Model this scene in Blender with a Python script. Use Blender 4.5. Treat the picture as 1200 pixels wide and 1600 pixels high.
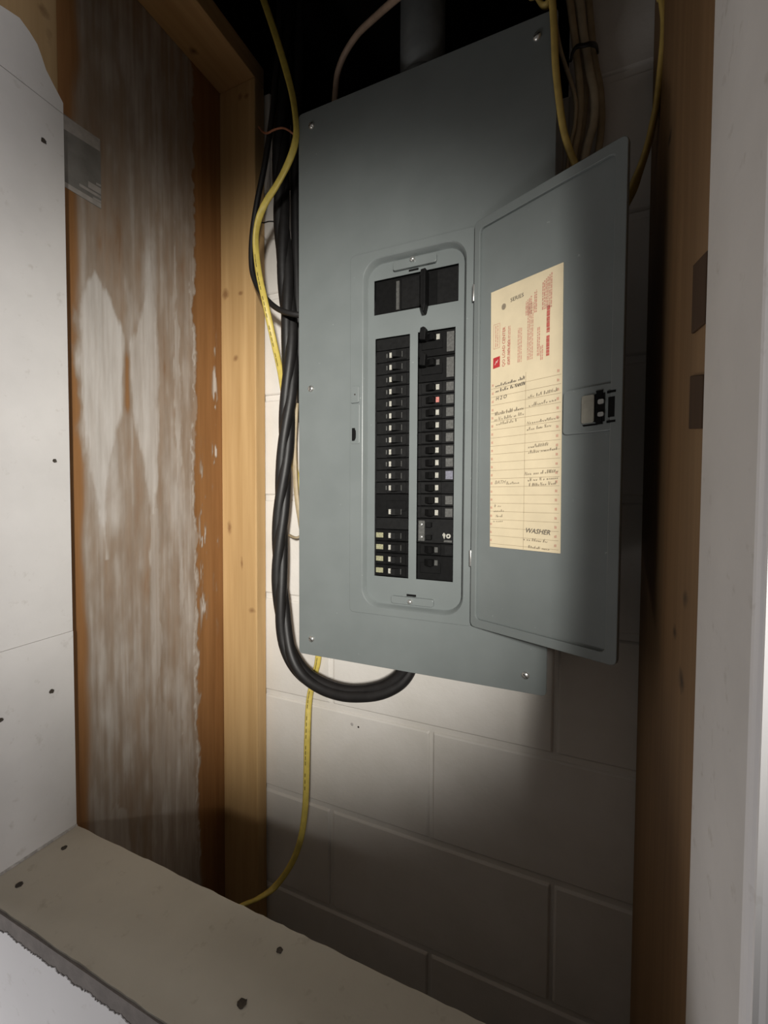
import bpy, bmesh, math, random
import numpy as np
from mathutils import Vector, Matrix
from mathutils.geometry import tessellate_polygon

for o in list(bpy.data.objects):
    bpy.data.objects.remove(o)
SC = bpy.context.scene
COL = SC.collection
random.seed(4)
RNG = np.random.default_rng(7)

# ------------------------------------------------------------------ camera
# metres; x runs along the block wall, y into it, z up; the lens is at (0, -0.643, 0)
YAW, PITCH, ROLL = 0.4154, -0.0327, 0.0053
cam_data = bpy.data.cameras.new('camera')
cam_data.sensor_fit = 'VERTICAL'
cam_data.sensor_height = 36.0
cam_data.lens = 682.92 / 1600.0 * 36.0
cam_data.clip_start = 0.01
cam = bpy.data.objects.new('camera', cam_data)
COL.objects.link(cam)
fw = Vector((-math.sin(YAW) * math.cos(PITCH), math.cos(YAW) * math.cos(PITCH), math.sin(PITCH)))
rt = Vector((math.cos(YAW), math.sin(YAW), 0))
up = rt.cross(fw)
rt2 = rt * math.cos(ROLL) + up * math.sin(ROLL)
up2 = up * math.cos(ROLL) - rt * math.sin(ROLL)
M = Matrix((rt2, up2, -fw)).transposed().to_4x4()
M.translation = Vector((0, -0.6429, 0))
cam.matrix_world = M
SC.camera = cam

# ------------------------------------------------------------------ light
world = bpy.data.worlds.new('room_light')
SC.world = world
world.use_nodes = True
bg = world.node_tree.nodes['Background']
bg.inputs[0].default_value = (1.0, 0.93, 0.86, 1)
bg.inputs[1].default_value = 0.08

def area_light(name, loc, target, sx, sy, power, color):
    d = bpy.data.lights.new(name, 'AREA')
    d.shape = 'RECTANGLE'
    d.size, d.size_y, d.energy, d.color = sx, sy, power, color
    o = bpy.data.objects.new(name, d)
    COL.objects.link(o)
    o.location = loc
    o.rotation_euler = (Vector(target) - Vector(loc)).to_track_quat('-Z', 'Y').to_euler()
    return o

# hand lamp held to the right of the photographer, its beam aimed at the left half of the panel
def spot_light(name, loc, target, angle, power, radius, color):
    d = bpy.data.lights.new(name, 'SPOT')
    d.energy, d.color, d.spot_size, d.spot_blend, d.shadow_soft_size = power, color, math.radians(angle), 1.0, radius
    o = bpy.data.objects.new(name, d)
    COL.objects.link(o)
    o.location = loc
    o.rotation_euler = (Vector(target) - Vector(loc)).to_track_quat('-Z', 'Y').to_euler()
    return o
spot_light('work_lamp_light', (0.42, -1.50, 0.30), (-0.47, 0.05, 0.01), 40, 180, 0.08, (1.0, 0.965, 0.90))
# added unseen fill lights at both ends, raking along the room-side wall
area_light('right_fill_light', (2.3, -0.68, 0.10), (-0.6, -0.36, 0.0), 0.32, 1.2, 17, (1.0, 0.97, 0.97))
area_light('left_fill_light', (-2.4, -0.66, 0.05), (0.08, -0.36, 0.0), 0.28, 1.2, 3.4, (1.0, 0.97, 0.97))
# added unseen low light that brightens the room-side wall from below
area_light('low_fill_light', (-1.05, -0.90, -1.15), (-0.8, -0.38, -0.6), 0.7, 0.3, 5, (1.0, 0.97, 0.97))

SC.view_settings.view_transform = 'Standard'
SC.view_settings.look = 'None'
SC.view_settings.gamma = 1.0
SC.view_settings.use_curve_mapping = False
SC.view_settings.exposure = 0.0

# ------------------------------------------------------------------ materials
def lin(c):
    return tuple((v / 12.92 if v <= 0.04045 else ((v + 0.055) / 1.055) ** 2.4) for v in c)

def nodes_of(name):
    m = bpy.data.materials.new(name)
    m.use_nodes = True
    nt = m.node_tree
    return m, nt, nt.nodes['Principled BSDF']

def noise(nt, scale, detail=4, rough=0.55, stretch=None, coord='Object'):
    n = nt.nodes.new('ShaderNodeTexNoise')
    n.inputs['Scale'].default_value = scale
    n.inputs['Detail'].default_value = detail
    n.inputs['Roughness'].default_value = rough
    if coord == 'World':
        g = nt.nodes.new('ShaderNodeNewGeometry'); src = g.outputs['Position']
    else:
        g = nt.nodes.new('ShaderNodeTexCoord'); src = g.outputs['Object']
    if stretch:
        mp = nt.nodes.new('ShaderNodeMapping')
        mp.inputs['Scale'].default_value = stretch
        nt.links.new(src, mp.inputs[0]); src = mp.outputs[0]
    nt.links.new(src, n.inputs['Vector'])
    return n

def ramp(nt, src, stops):
    r = nt.nodes.new('ShaderNodeValToRGB')
    el = r.color_ramp.elements
    while len(el) < len(stops):
        el.new(0.5)
    for e, (p, c) in zip(el, stops):
        e.position = p
        e.color = (*c, 1)
    nt.links.new(src, r.inputs[0])
    return r

def bump(nt, bsdf, src, strength, dist=0.001):
    b = nt.nodes.new('ShaderNodeBump')
    b.inputs['Strength'].default_value = strength
    b.inputs['Distance'].default_value = dist
    nt.links.new(src, b.inputs['Height'])
    nt.links.new(b.outputs[0], bsdf.inputs['Normal'])

def mixc(nt, fac, a, b, mode='MIX'):
    m = nt.nodes.new('ShaderNodeMix')
    m.data_type = 'RGBA'; m.blend_type = mode
    for v, i in ((fac, 0), (a, 6), (b, 7)):
        if hasattr(v, 'is_output'):
            nt.links.new(v, m.inputs[i])
        else:
            m.inputs[i].default_value = v if i == 0 else (*v, 1)
    return m.outputs[2]

def simple(name, c, rough=0.5, metal=0.0, var=0.08, scale=60, bumps=0.0, bscale=300, spec=0.5, stretch=None):
    m, nt, b = nodes_of(name)
    n = noise(nt, scale, stretch=stretch, coord='World')
    lo = tuple(v * (1 - var) for v in c); hi = tuple(min(1, v * (1 + var)) for v in c)
    r = ramp(nt, n.outputs[0], [(0.3, lo), (0.7, hi)])
    nt.links.new(r.outputs[0], b.inputs['Base Color'])
    b.inputs['Roughness'].default_value = rough
    b.inputs['Metallic'].default_value = metal
    b.inputs['Specular IOR Level'].default_value = spec
    if bumps:
        n2 = noise(nt, bscale, 3, coord='World')
        bump(nt, b, n2.outputs[0], bumps)
    return m

def wood(name, c_lo, c_hi, grain_axis, knots=(), rough=0.65, knot_c=(0.10, 0.045, 0.015)):
    m, nt, b = nodes_of(name)
    st = [60, 60, 60]; st[grain_axis] = 2.5
    n = noise(nt, 1.0, 6, 0.6, stretch=tuple(st), coord='World')
    r = ramp(nt, n.outputs[0], [(0.28, c_lo), (0.72, c_hi)])
    st2 = [9, 9, 9]; st2[grain_axis] = 1.2
    n2 = noise(nt, 1.0, 3, 0.5, stretch=tuple(st2), coord='World')
    r2 = ramp(nt, n2.outputs[0], [(0.3, (0.78, 0.75, 0.7)), (0.7, (1.0, 1.0, 1.0))])
    col = mixc(nt, 1.0, r.outputs[0], r2.outputs[0], 'MULTIPLY')
    g = nt.nodes.new('ShaderNodeNewGeometry')
    n3 = noise(nt, 90, 2, coord='World')
    for (x, y, z, rad, el) in knots:
        sub = nt.nodes.new('ShaderNodeVectorMath'); sub.operation = 'SUBTRACT'
        nt.links.new(g.outputs['Position'], sub.inputs[0]); sub.inputs[1].default_value = (x, y, z)
        mul = nt.nodes.new('ShaderNodeVectorMath'); mul.operation = 'MULTIPLY'
        mul.inputs[1].default_value = (1 / rad, 1 / rad, 1 / (rad * el))
        nt.links.new(sub.outputs[0], mul.inputs[0])
        ln = nt.nodes.new('ShaderNodeVectorMath'); ln.operation = 'LENGTH'
        nt.links.new(mul.outputs[0], ln.inputs[0])
        ad = nt.nodes.new('ShaderNodeMath'); ad.operation = 'ADD'
        nt.links.new(ln.outputs['Value'], ad.inputs[0]); nt.links.new(n3.outputs[0], ad.inputs[1])
        mr = nt.nodes.new('ShaderNodeMapRange')
        mr.inputs['From Min'].default_value = 0.7; mr.inputs['From Max'].default_value = 1.6
        mr.inputs['To Min'].default_value = 0.85; mr.inputs['To Max'].default_value = 0.0
        nt.links.new(ad.outputs[0], mr.inputs['Value'])
        col = mixc(nt, mr.outputs[0], col, knot_c)
    nt.links.new(col, b.inputs['Base Color'])
    b.inputs['Roughness'].default_value = rough
    bump(nt, b, n.outputs[0], 0.15)
    return m

MAT = {}
def painted_block():
    m, nt, b = nodes_of('painted_block')
    n = noise(nt, 9, 5, coord='World')
    r = ramp(nt, n.outputs[0], [(0.3, (0.66, 0.63, 0.58)), (0.7, (0.76, 0.73, 0.69))])
    nt.links.new(r.outputs[0], b.inputs['Base Color'])
    b.inputs['Roughness'].default_value = 0.42
    n2 = noise(nt, 160, 4, 0.6, coord='World')
    bump(nt, b, n2.outputs[0], 0.35, 0.0012)
    return m
MAT['block'] = painted_block()

def drywall(name, c, dirt=0.12):
    m, nt, b = nodes_of(name)
    n = noise(nt, 7, 6, 0.6, coord='World')
    r = ramp(nt, n.outputs[0], [(0.3, tuple(v * (1 - dirt) for v in c)), (0.65, c)])
    n3 = noise(nt, 45, 3, 0.7, coord='World')
    r3 = ramp(nt, n3.outputs[0], [(0.22, (0.8, 0.78, 0.75)), (0.38, (1, 1, 1))])
    col = mixc(nt, 1.0, r.outputs[0], r3.outputs[0], 'MULTIPLY')
    nt.links.new(col, b.inputs['Base Color'])
    b.inputs['Roughness'].default_value = 0.8
    n2 = noise(nt, 420, 3, coord='World')
    bump(nt, b, n2.outputs[0], 0.12, 0.0006)
    return m
MAT['drywall'] = drywall('drywall_white', (0.68, 0.66, 0.645))
MAT['wallpaint'] = drywall('wall_paint_white', (0.86, 0.85, 0.86), 0.05)
MAT['sill'] = drywall('drywall_sill', (0.60, 0.56, 0.48))
MAT['raw_edge'] = simple('raw_drywall_edge', (0.21, 0.185, 0.17), 0.9, var=0.18, scale=60, bumps=0.3, bscale=260)
MAT['hole'] = simple('dark_hole', (0.03, 0.02, 0.014), 0.9)
MAT['rust'] = simple('rusty_screw', (0.05, 0.04, 0.03), 0.6, var=0.4, scale=400)
MAT['seam'] = simple('seam_grey', (0.42, 0.40, 0.38), 0.9, var=0.3, scale=200)
MAT['void'] = simple('dark_cavity', (0.012, 0.011, 0.010), 1.0, spec=0.1)  # near-black colour stands in for the shade of unlit hollows
MAT['pine'] = wood('pine_stud', (0.50, 0.31, 0.13), (0.66, 0.44, 0.21), 2,
    knots=[(-.6625, .0526, .412, .010, 1.2), (-.6225, .0526, .407, .007, .7), (-.6366, .0526, .280, .007, 1.0),
           (-.5972, .0526, -.2296, .010, .6), (-.655, .0526, -.062, .006, 2.5), (-.623, .0526, -.135, .004, 3.5),
           (-.6215, .0526, .789, .006, 1.5), (-.6055, .0526, .784, .006, 1.0)], knot_c=(0.24, 0.12, 0.045))
MAT['plate'] = wood('pine_plate', (0.44, 0.26, 0.11), (0.58, 0.37, 0.17), 1, knots=[(-.655, -.03, .8128, .008, 1.0)])
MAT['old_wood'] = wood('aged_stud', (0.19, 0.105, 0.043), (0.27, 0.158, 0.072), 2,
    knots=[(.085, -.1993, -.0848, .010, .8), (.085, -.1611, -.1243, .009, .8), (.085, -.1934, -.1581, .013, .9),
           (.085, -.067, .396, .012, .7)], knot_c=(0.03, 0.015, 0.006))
MAT['jack'] = wood('jamb_wood', (0.40, 0.26, 0.12), (0.52, 0.36, 0.19), 2, knots=[(-.668, -.268, .657, .010, .8), (-.668, -.262, .63, .006, 3)])
MAT['stud_shade'] = wood('painted_stud_shade', (0.045, 0.021, 0.008), (0.07, 0.034, 0.014), 2, rough=0.9)  # deep brown that paints shade onto the right stud

def brown_sheet():
    m, nt, b = nodes_of('mud_smeared_board')
    a = nt.nodes.new('ShaderNodeAttribute'); a.attribute_name = 'plaster'
    n = noise(nt, 1.0, 5, 0.6, stretch=(60, 60, 3), coord='World')
    r = ramp(nt, n.outputs[0], [(0.3, (0.20, 0.088, 0.027)), (0.7, (0.31, 0.150, 0.053))])
    n2 = noise(nt, 1.0, 5, 0.65, stretch=(70, 70, 9), coord='World')
    r2 = ramp(nt, a.outputs['Fac'], [(0.15, (0.26, 0.155, 0.085)), (0.5, (0.33, 0.265, 0.21)), (0.95, (0.58, 0.55, 0.52))])
    r4 = ramp(nt, n2.outputs[0], [(0.3, (0.84, 0.82, 0.80)), (0.7, (1.06, 1.06, 1.06))])
    mud = mixc(nt, 1.0, r2.outputs[0], r4.outputs[0], 'MULTIPLY')
    fac = ramp(nt, a.outputs['Fac'], [(0.0, (0, 0, 0)), (0.35, (1, 1, 1))])
    col = mixc(nt, fac.outputs[0], r.outputs[0], mud)
    nt.links.new(col, b.inputs['Base Color'])
    b.inputs['Roughness'].default_value = 0.6
    bump(nt, b, a.outputs['Fac'], 0.35, 0.0012)
    return m
MAT['brown'] = brown_sheet()
def panel_paint():
    m, nt, b = nodes_of('grey_enamel')
    n = noise(nt, 14, 4, coord='World')
    r = ramp(nt, n.outputs[0], [(0.3, (0.170, 0.190, 0.188)), (0.7, (0.192, 0.213, 0.211))])
    n3 = noise(nt, 120, 2, coord='World')
    r3 = ramp(nt, n3.outputs[0], [(0.74, (1, 1, 1)), (0.80, (1.7, 1.7, 1.65))])
    col = mixc(nt, 1.0, r.outputs[0], r3.outputs[0], 'MULTIPLY')
    nt.links.new(col, b.inputs['Base Color'])
    b.inputs['Roughness'].default_value = 0.34
    n2 = noise(nt, 500, 2, coord='World')
    bump(nt, b, n2.outputs[0], 0.06, 0.0004)
    return m
MAT['enamel'] = panel_paint()
MAT['galv'] = simple('galvanised', (0.10, 0.10, 0.10), 0.45, 0.5, 0.2, 40)
MAT['conduit'] = simple('conduit_grey', (0.13, 0.14, 0.14), 0.5, 0.3, 0.15, 30)
MAT['chrome'] = simple('bright_screw', (0.70, 0.70, 0.68), 0.28, 0.85, 0.1, 200)
MAT['chrome_dull'] = simple('dull_latch_metal', (0.34, 0.33, 0.28), 0.45, 0.3, 0.12, 120)
MAT['black'] = simple('black_plastic', (0.006, 0.006, 0.006), 0.6, spec=0.12, var=0.25, scale=150)
MAT['black2'] = simple('charcoal_plastic', (0.010, 0.010, 0.010), 0.6, spec=0.14, var=0.25, scale=150)
MAT['mark'] = simple('pale_marking', (0.42, 0.41, 0.36), 0.45, var=0.25, scale=400)
MAT['markdim'] = simple('grey_marking', (0.085, 0.085, 0.08), 0.45, var=0.3, scale=300)
MAT['label'] = simple('grey_label', (0.085, 0.085, 0.080), 0.55, var=0.3, scale=320)
MAT['labelblue'] = simple('blue_grey_label', (0.17, 0.17, 0.21), 0.55, var=0.3, scale=320)
MAT['labelyellow'] = simple('yellow_label', (0.30, 0.29, 0.18), 0.5, var=0.4, scale=500)
MAT['redmark'] = simple('red_marking', (0.55, 0.20, 0.17), 0.5, var=0.2, scale=300)
MAT['sheath'] = simple('black_sheath', (0.012, 0.011, 0.011), 0.5, var=0.3, scale=60, bumps=0.15, bscale=90)
MAT['yellow'] = simple('yellow_sheath', (0.60, 0.47, 0.10), 0.45, var=0.12, scale=90)
MAT['yellowold'] = simple('aged_yellow_sheath', (0.50, 0.36, 0.10), 0.5, var=0.15, scale=60)
MAT['print'] = simple('cable_print', (0.10, 0.075, 0.02), 0.6)
MAT['beige'] = simple('beige_sheath', (0.46, 0.39, 0.27), 0.5, var=0.15, scale=60)
MAT['tan'] = simple('tan_sheath', (0.40, 0.32, 0.20), 0.5, var=0.15, scale=60)
MAT['pinktan'] = simple('pinkish_tan_sheath', (0.36, 0.26, 0.19), 0.55, var=0.15, scale=60)
MAT['copper'] = simple('copper_wire', (0.50, 0.22, 0.13), 0.4, 0.4, 0.2, 200)
MAT['paper'] = simple('cream_card', (0.74, 0.63, 0.43), 0.75, var=0.05, scale=35)
MAT['ink_rule'] = simple('brown_rule', (0.36, 0.28, 0.18), 0.8)
MAT['ink_red'] = simple('faded_red_ink', (0.58, 0.30, 0.22), 0.8, var=0.15, scale=400)
MAT['ink_red2'] = simple('red_ink', (0.50, 0.13, 0.10), 0.8, var=0.15, scale=300)
MAT['logo_red'] = simple('logo_red', (0.50, 0.035, 0.04), 0.7)
MAT['logo_white'] = simple('logo_white', (0.75, 0.52, 0.46), 0.7)
MAT['pencil'] = simple('pencil', (0.29, 0.24, 0.17), 0.8, var=0.2, scale=500)
MAT['ink_dark'] = simple('dark_ink', (0.13, 0.11, 0.09), 0.8, var=0.2, scale=500)
MAT['sticker'] = simple('grey_tape', (0.22, 0.21, 0.195), 0.45, var=0.12, scale=50)
MAT['sticker_w'] = simple('white_band', (0.40, 0.37, 0.345), 0.5, var=0.15, scale=90)

# ------------------------------------------------------------------ mesh helpers
ORG = {}
def put(name, mesh, mat, parent=None, center=None, smooth=False, bevel=0.0, segs=2, kind=None):
    o = bpy.data.objects.new(name, mesh)
    COL.objects.link(o)
    if mat is not None and not mesh.materials:
        mesh.materials.append(MAT[mat])
    c = Vector(center) if center is not None else Vector((0, 0, 0))
    ORG[o.name] = c.copy()
    o.location = c - (ORG[parent.name] if parent else Vector((0, 0, 0)))
    if parent:
        o.parent = parent
    if smooth:
        for p in mesh.polygons:
            p.use_smooth = True
    if bevel:
        bv = o.modifiers.new('edge', 'BEVEL'); bv.width = bevel; bv.segments = segs
        bv.limit_method = 'ANGLE'; bv.angle_limit = math.radians(40)
    if kind:
        o['kind'] = kind
    return o

class MB:
    def __init__(s): s.v, s.f = [], []
    def add(s, vs, fs):
        n = len(s.v); s.v += [tuple(v) for v in vs]; s.f += [[i + n for i in f] for f in fs]; return s
    def box(s, x0, x1, y0, y1, z0, z1):
        return s.add([(x0,y0,z0),(x1,y0,z0),(x1,y1,z0),(x0,y1,z0),(x0,y0,z1),(x1,y0,z1),(x1,y1,z1),(x0,y1,z1)],
                     [(0,3,2,1),(4,5,6,7),(0,1,5,4),(1,2,6,5),(2,3,7,6),(3,0,4,7)])
    def plate(s, outer, holes, fn, t0, t1):
        """sheet with holes; fn(u, v, t) -> xyz; t0 is the seen face"""
        loops = [outer] + list(holes)
        flat = [p for l in loops for p in l]
        tris = tessellate_polygon([[Vector((p[0], p[1], 0)) for p in l] for l in loops])
        n = len(flat)
        vs = [fn(p[0], p[1], t0) for p in flat] + [fn(p[0], p[1], t1) for p in flat]
        fs = [tuple(t) for t in tris] + [tuple(i + n for i in reversed(t)) for t in tris]
        k = 0
        for l in loops:
            m = len(l)
            for i in range(m):
                a, b = k + i, k + (i + 1) % m
                fs.append((a, b, b + n, a + n))
            k += m
        return s.add(vs, fs)
    def loft(s, loops, cap0=False, cap1=False):
        m = len(loops[0]); vs = [p for l in loops for p in l]; fs = []
        for j in range(len(loops) - 1):
            for i in range(m):
                a, b = j*m + i, j*m + (i+1) % m
                fs.append((a, b, b + m, a + m))
        if cap0: fs.append(tuple(reversed(range(m))))
        if cap1: fs.append(tuple(range((len(loops)-1)*m, len(loops)*m)))
        return s.add(vs, fs)
    def mesh(s, name, center):
        me = bpy.data.meshes.new(name)
        c = Vector(center)
        me.from_pydata([tuple(Vector(v) - c) for v in s.v], [], s.f)
        bm = bmesh.new(); bm.from_mesh(me); bmesh.ops.recalc_face_normals(bm, faces=bm.faces); bm.to_mesh(me); bm.free()
        return me
    def build(s, name, mat, parent=None, center=None, **kw):
        if center is None:
            a = np.array(s.v); center = tuple((a.min(0) + a.max(0)) / 2)
        return put(name, s.mesh(name, center), mat, parent, center, **kw)

def tag(o, label, cat, group=None):
    o['label'] = label; o['category'] = cat
    if group: o['group'] = group
    return o
def struct(o): o['kind'] = 'structure'; return o
def thing(name, loc, label, cat, group=None):
    o = bpy.data.objects.new(name, None); COL.objects.link(o); o.empty_display_size = 0.02
    o.location = loc; ORG[o.name] = Vector(loc)
    return tag(o, label, cat, group)

def rrect(x0, x1, z0, z1, r, n=7):
    pts = []
    for cx, cz, a0 in ((x1 - r, z1 - r, 0), (x0 + r, z1 - r, 90), (x0 + r, z0 + r, 180), (x1 - r, z0 + r, 270)):
        for i in range(n):
            a = math.radians(a0 + 90 * i / (n - 1)); pts.append((cx + r * math.cos(a), cz + r * math.sin(a)))
    return pts
def rect(x0, x1, z0, z1): return [(x0, z0), (x1, z0), (x1, z1), (x0, z1)]
XZ = lambda u, v, t: (u, t, v)

def spline(pts, n):
    P = np.array(pts, float); P = np.vstack([2*P[0]-P[1], P, 2*P[-1]-P[-2]])
    out = []
    for i in range(1, len(P) - 2):
        p0, p1, p2, p3 = P[i-1:i+3]
        for k in range(n):
            t = k / n
            out.append(0.5*((2*p1) + (-p0+p2)*t + (2*p0-5*p1+4*p2-p3)*t*t + (-p0+3*p1-3*p2+p3)*t**3))
    out.append(P[-2]); return np.array(out)

def sweep(mb, pts, prof, wide=None):
    """prof: 2-D outline; wide: direction of the outline's first axis at every point (None: carried along)"""
    T = np.gradient(pts, axis=0); T /= np.linalg.norm(T, axis=1)[:, None]
    loops = []; a = np.array((1.0, 0.2, 0.1))
    for i, p in enumerate(pts):
        w = np.array(wide[i]) if wide is not None else a
        w = w - T[i] * (w @ T[i]); w /= np.linalg.norm(w) + 1e-9; a = w
        h = np.cross(T[i], w)
        loops.append([tuple(p + w*u + h*v) for u, v in prof])
    return mb.loft(loops, True, True)
def circ(r, n=10): return [(r*math.cos(2*math.pi*i/n), r*math.sin(2*math.pi*i/n)) for i in range(n)]
def stad(w, t, n=5):
    r = t/2; d = w/2 - r; pts = []
    for s, a0 in ((1, -90), (-1, 90)):
        for i in range(n):
            a = math.radians(a0 + 180*i/(n-1)); pts.append((s*d + r*math.cos(a), r*math.sin(a)))
    return pts

def copy_of(o, parent, world_c, name=None):
    c = o.copy(); COL.objects.link(c); c.parent = parent
    if name: c.name = name
    ORG[c.name] = Vector(world_c)
    c.location = Vector(world_c) - (ORG[parent.name] if parent else Vector((0, 0, 0)))
    return c

def lathe(mb, c, prof, axis='y', n=16):
    loops = []
    for r, h in prof:
        l = []
        for i in range(n):
            a = 2*math.pi*i/n; u, v = r*math.cos(a), r*math.sin(a)
            l.append((c[0]+u, c[1]+h, c[2]+v) if axis == 'y' else ((c[0]+h, c[1]+u, c[2]+v) if axis == 'x' else (c[0]+u, c[1]+v, c[2]+h)))
        loops.append(l)
    return mb.loft(loops, True, True)

def vnoise(x, seed=0):
    r = np.random.default_rng(seed).random(4096)
    i = np.floor(x).astype(int); f = x - i; f = f*f*(3-2*f)
    return r[i % 4096]*(1-f) + r[(i+1) % 4096]*f
def vnoise2(x, y, seed=0):
    r = np.random.default_rng(seed).random((256, 256))
    i = np.floor(x).astype(int); j = np.floor(y).astype(int); fx = x-i; fy = y-j
    fx = fx*fx*(3-2*fx); fy = fy*fy*(3-2*fy)
    g = lambda a, b: r[a % 256, b % 256]
    return (g(i,j)*(1-fx)+g(i+1,j)*fx)*(1-fy) + (g(i,j+1)*(1-fx)+g(i+1,j+1)*fx)*fy
def fbm2(x, y, seed=0, o=4):
    s = 0; a = 0.5; t = 0
    for k in range(o):
        s = s + a*vnoise2(x*2**k, y*2**k, seed+k); t += a; a *= 0.5
    return s/t

# ================================================================== the setting
DW = 0.084            # face of the block wall
S = 0.2032
Z1 = -0.4074
XJ = -0.4309
HEAD = 0.72           # underside of the opening's header
mb = MB()
mb.box(-0.80, 0.30, DW + 0.0040, 0.16, -1.12, Z1 + 5*S - 0.004)
mb.box(-0.0225, 0.30, DW + 0.0040, 0.16, Z1 + 5*S - 0.004, 1.02)
mb.box(-0.80, -0.572, DW + 0.0040, 0.16, Z1 + 5*S - 0.004, Z1 + 6*S - .02)
wall_back = struct(mb.build('wall_back', 'block', smooth=False))
_bm = {}
def block(x0, x1, z0, z1):
    x0 += .0030; x1 -= .0030; z0 += .0052; z1 -= .0052
    key = (round(x1 - x0, 3), round(z1 - z0, 3))
    c = ((x0 + x1)/2, DW + 0.009, (z0 + z1)/2)
    if key not in _bm:
        w, h = key; e = 0.0034
        l0 = [(-w/2+e, -.009, -h/2+e), (w/2-e, -.009, -h/2+e), (w/2-e, -.009, h/2-e), (-w/2+e, -.009, h/2-e)]
        l1 = [(-w/2, -.0068, -h/2), (w/2, -.0068, -h/2), (w/2, -.0068, h/2), (-w/2, -.0068, h/2)]
        l2 = [(-w/2, .009, -h/2), (w/2, .009, -h/2), (w/2, .009, h/2), (-w/2, .009, h/2)]
        _bm[key] = MB().loft([l0, l1, l2], True, True).mesh('block', (0, 0, 0))
    put('block', _bm[key], 'block', wall_back, c, bevel=0.0020, segs=3)
for k in range(-3, 7):
    z0, z1 = Z1 + k*S, Z1 + (k+1)*S
    off = 0 if k % 2 == 0 else S
    xs = [XJ + off + i*2*S for i in range(-2, 3)]
    for a, b in zip(xs, xs[1:]):
        a, b = max(a, -0.79), min(b, 0.13)
        if b - a < 0.03: continue
        if k < 5:
            block(a, b, z0, z1)
        else:
            for p, q in (((-0.79, -0.572), (-0.0245, 0.13)) if k == 5 else ((-0.0245, 0.13),)):
                u, v = max(a, p), min(b, q)
                if v - u > 0.03: block(u, v, z0, z1)
# chipped nail spot in the block below the panel
lathe(MB(), (-0.3713, DW - 0.0006, -0.4349), [(0.0001, 0), (0.0016, 0), (0.0020, 0.0006)], n=9).build('nail_hole', 'hole', wall_back)
lathe(MB(), (-0.385, DW - 0.0004, -0.4325), [(0.0001, 0), (0.0030, 0), (0.0034, 0.0004)], n=9).build('chipped_spot', 'seam', wall_back)

# dark cavity above the panel
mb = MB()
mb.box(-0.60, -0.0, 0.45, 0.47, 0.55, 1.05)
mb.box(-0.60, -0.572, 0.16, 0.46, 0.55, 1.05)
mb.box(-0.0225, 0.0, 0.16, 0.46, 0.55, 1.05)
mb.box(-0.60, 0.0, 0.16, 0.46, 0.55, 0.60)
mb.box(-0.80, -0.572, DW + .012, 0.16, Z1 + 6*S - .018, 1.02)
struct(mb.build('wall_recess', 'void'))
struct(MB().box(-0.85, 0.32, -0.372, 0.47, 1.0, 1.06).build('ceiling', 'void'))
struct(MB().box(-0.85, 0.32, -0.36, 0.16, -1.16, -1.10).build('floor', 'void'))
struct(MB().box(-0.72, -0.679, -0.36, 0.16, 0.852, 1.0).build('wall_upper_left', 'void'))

# left side: brown board smeared with wall mud, one coloured value per vertex
XL = -0.675
ny, nz = 170, 760
ys = np.linspace(-0.262, DW, ny); zs = np.linspace(-1.10, 0.853, nz)
Y, Z = np.meshgrid(ys, zs)
def drop(prof, alpha, edge=0.004, seed=1):
    p = np.array(sorted(prof)); c = np.interp(Z, p[:, 0], p[:, 1]); w = np.interp(Z, p[:, 0], p[:, 2], left=-.02, right=-.02)
    w = w + (fbm2(Y*60, Z*30, seed) - .5)*0.012 + (fbm2(Y*220, Z*16, seed + 9) - .5)*0.010
    return alpha*np.clip((w - np.abs(Y - c))/edge + .5, 0, 1)
streak = fbm2(Y*150, Z*5, 11); fine = fbm2(Y*90, Z*26, 21); big = fbm2(Y*16, Z*7, 31)
redge = -0.013 + 0.004*(vnoise(Z[:, 0]*11, 3)[:, None] - .5)*2
redge = redge + 0.016*(fbm2(Y*70, Z*38, 43) - .5) + 0.010*(fbm2(Y*160, Z*90, 45) - .5)
ledge = -0.227 + 0.010*(vnoise(Z[:, 0]*14, 5)[:, None] - .5)
inside = np.clip((redge - Y)/0.004 + .5, 0, 1)*np.clip((Y - ledge)/0.012 + .5, 0, 1)
m = inside*np.clip(0.30 + 0.42*streak + 0.45*(big - .45) + 0.30*(fine - .5), 0.1, 0.80)
m = np.maximum(m, drop([(-.10, -.192, .003), (-.065, -.194, .006), (.0, -.199, .013), (.05, -.200, .021), (.10, -.198, .030), (.16, -.195, .036), (.22, -.194, .040), (.26, -.193, .038), (.29, -.197, .030), (.32, -.201, .018), (.345, -.202, .0)], 0.90, .014))
m = np.maximum(m, drop([(-.03, -.108, .008), (.0, -.108, .012), (.05, -.112, .016), (.10, -.117, .023), (.143, -.121, .028), (.20, -.123, .030), (.25, -.122, .030), (.27, -.117, .024), (.30, -.113, .018), (.36, -.111, .012), (.42, -.11, .008), (.50, -.11, .0)], 0.84, .016, 2))
m = np.maximum(m, drop([(-.36, -.104, .0), (-.26, -.103, .012), (-.22, -.106, .011), (-.12, -.106, .012), (-.02, -.106, .009)], 0.66, .008, 3))
m = np.maximum(m, drop([(-.45, -.052, .004), (-.1, -.050, .005), (.1, -.053, .007), (.22, -.054, .009), (.36, -.056, .004), (.5, -.058, .0)], 0.72, .006, 4)*np.clip(.5 + fbm2(Y*40, Z*12, 6), 0, 1))
m = np.maximum(m, drop([(-.9, -.183, .03), (-.56, -.184, .026), (-.52, -.184, .02), (-.497, -.184, .0)], 0.66, .006, 5))
m = np.maximum(m, drop([(-.9, -.06, .06), (-.55, -.075, .05), (-.45, -.085, .035), (-.36, -.10, .01), (-.3, -.1, .0)], 0.60, .014, 6))
m = np.maximum(m, drop([(.40, -.12, .0), (.50, -.11, .02), (.62, -.10, .022), (.72, -.09, .02), (.78, -.09, .0)], 0.52, .012, 8))
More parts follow.
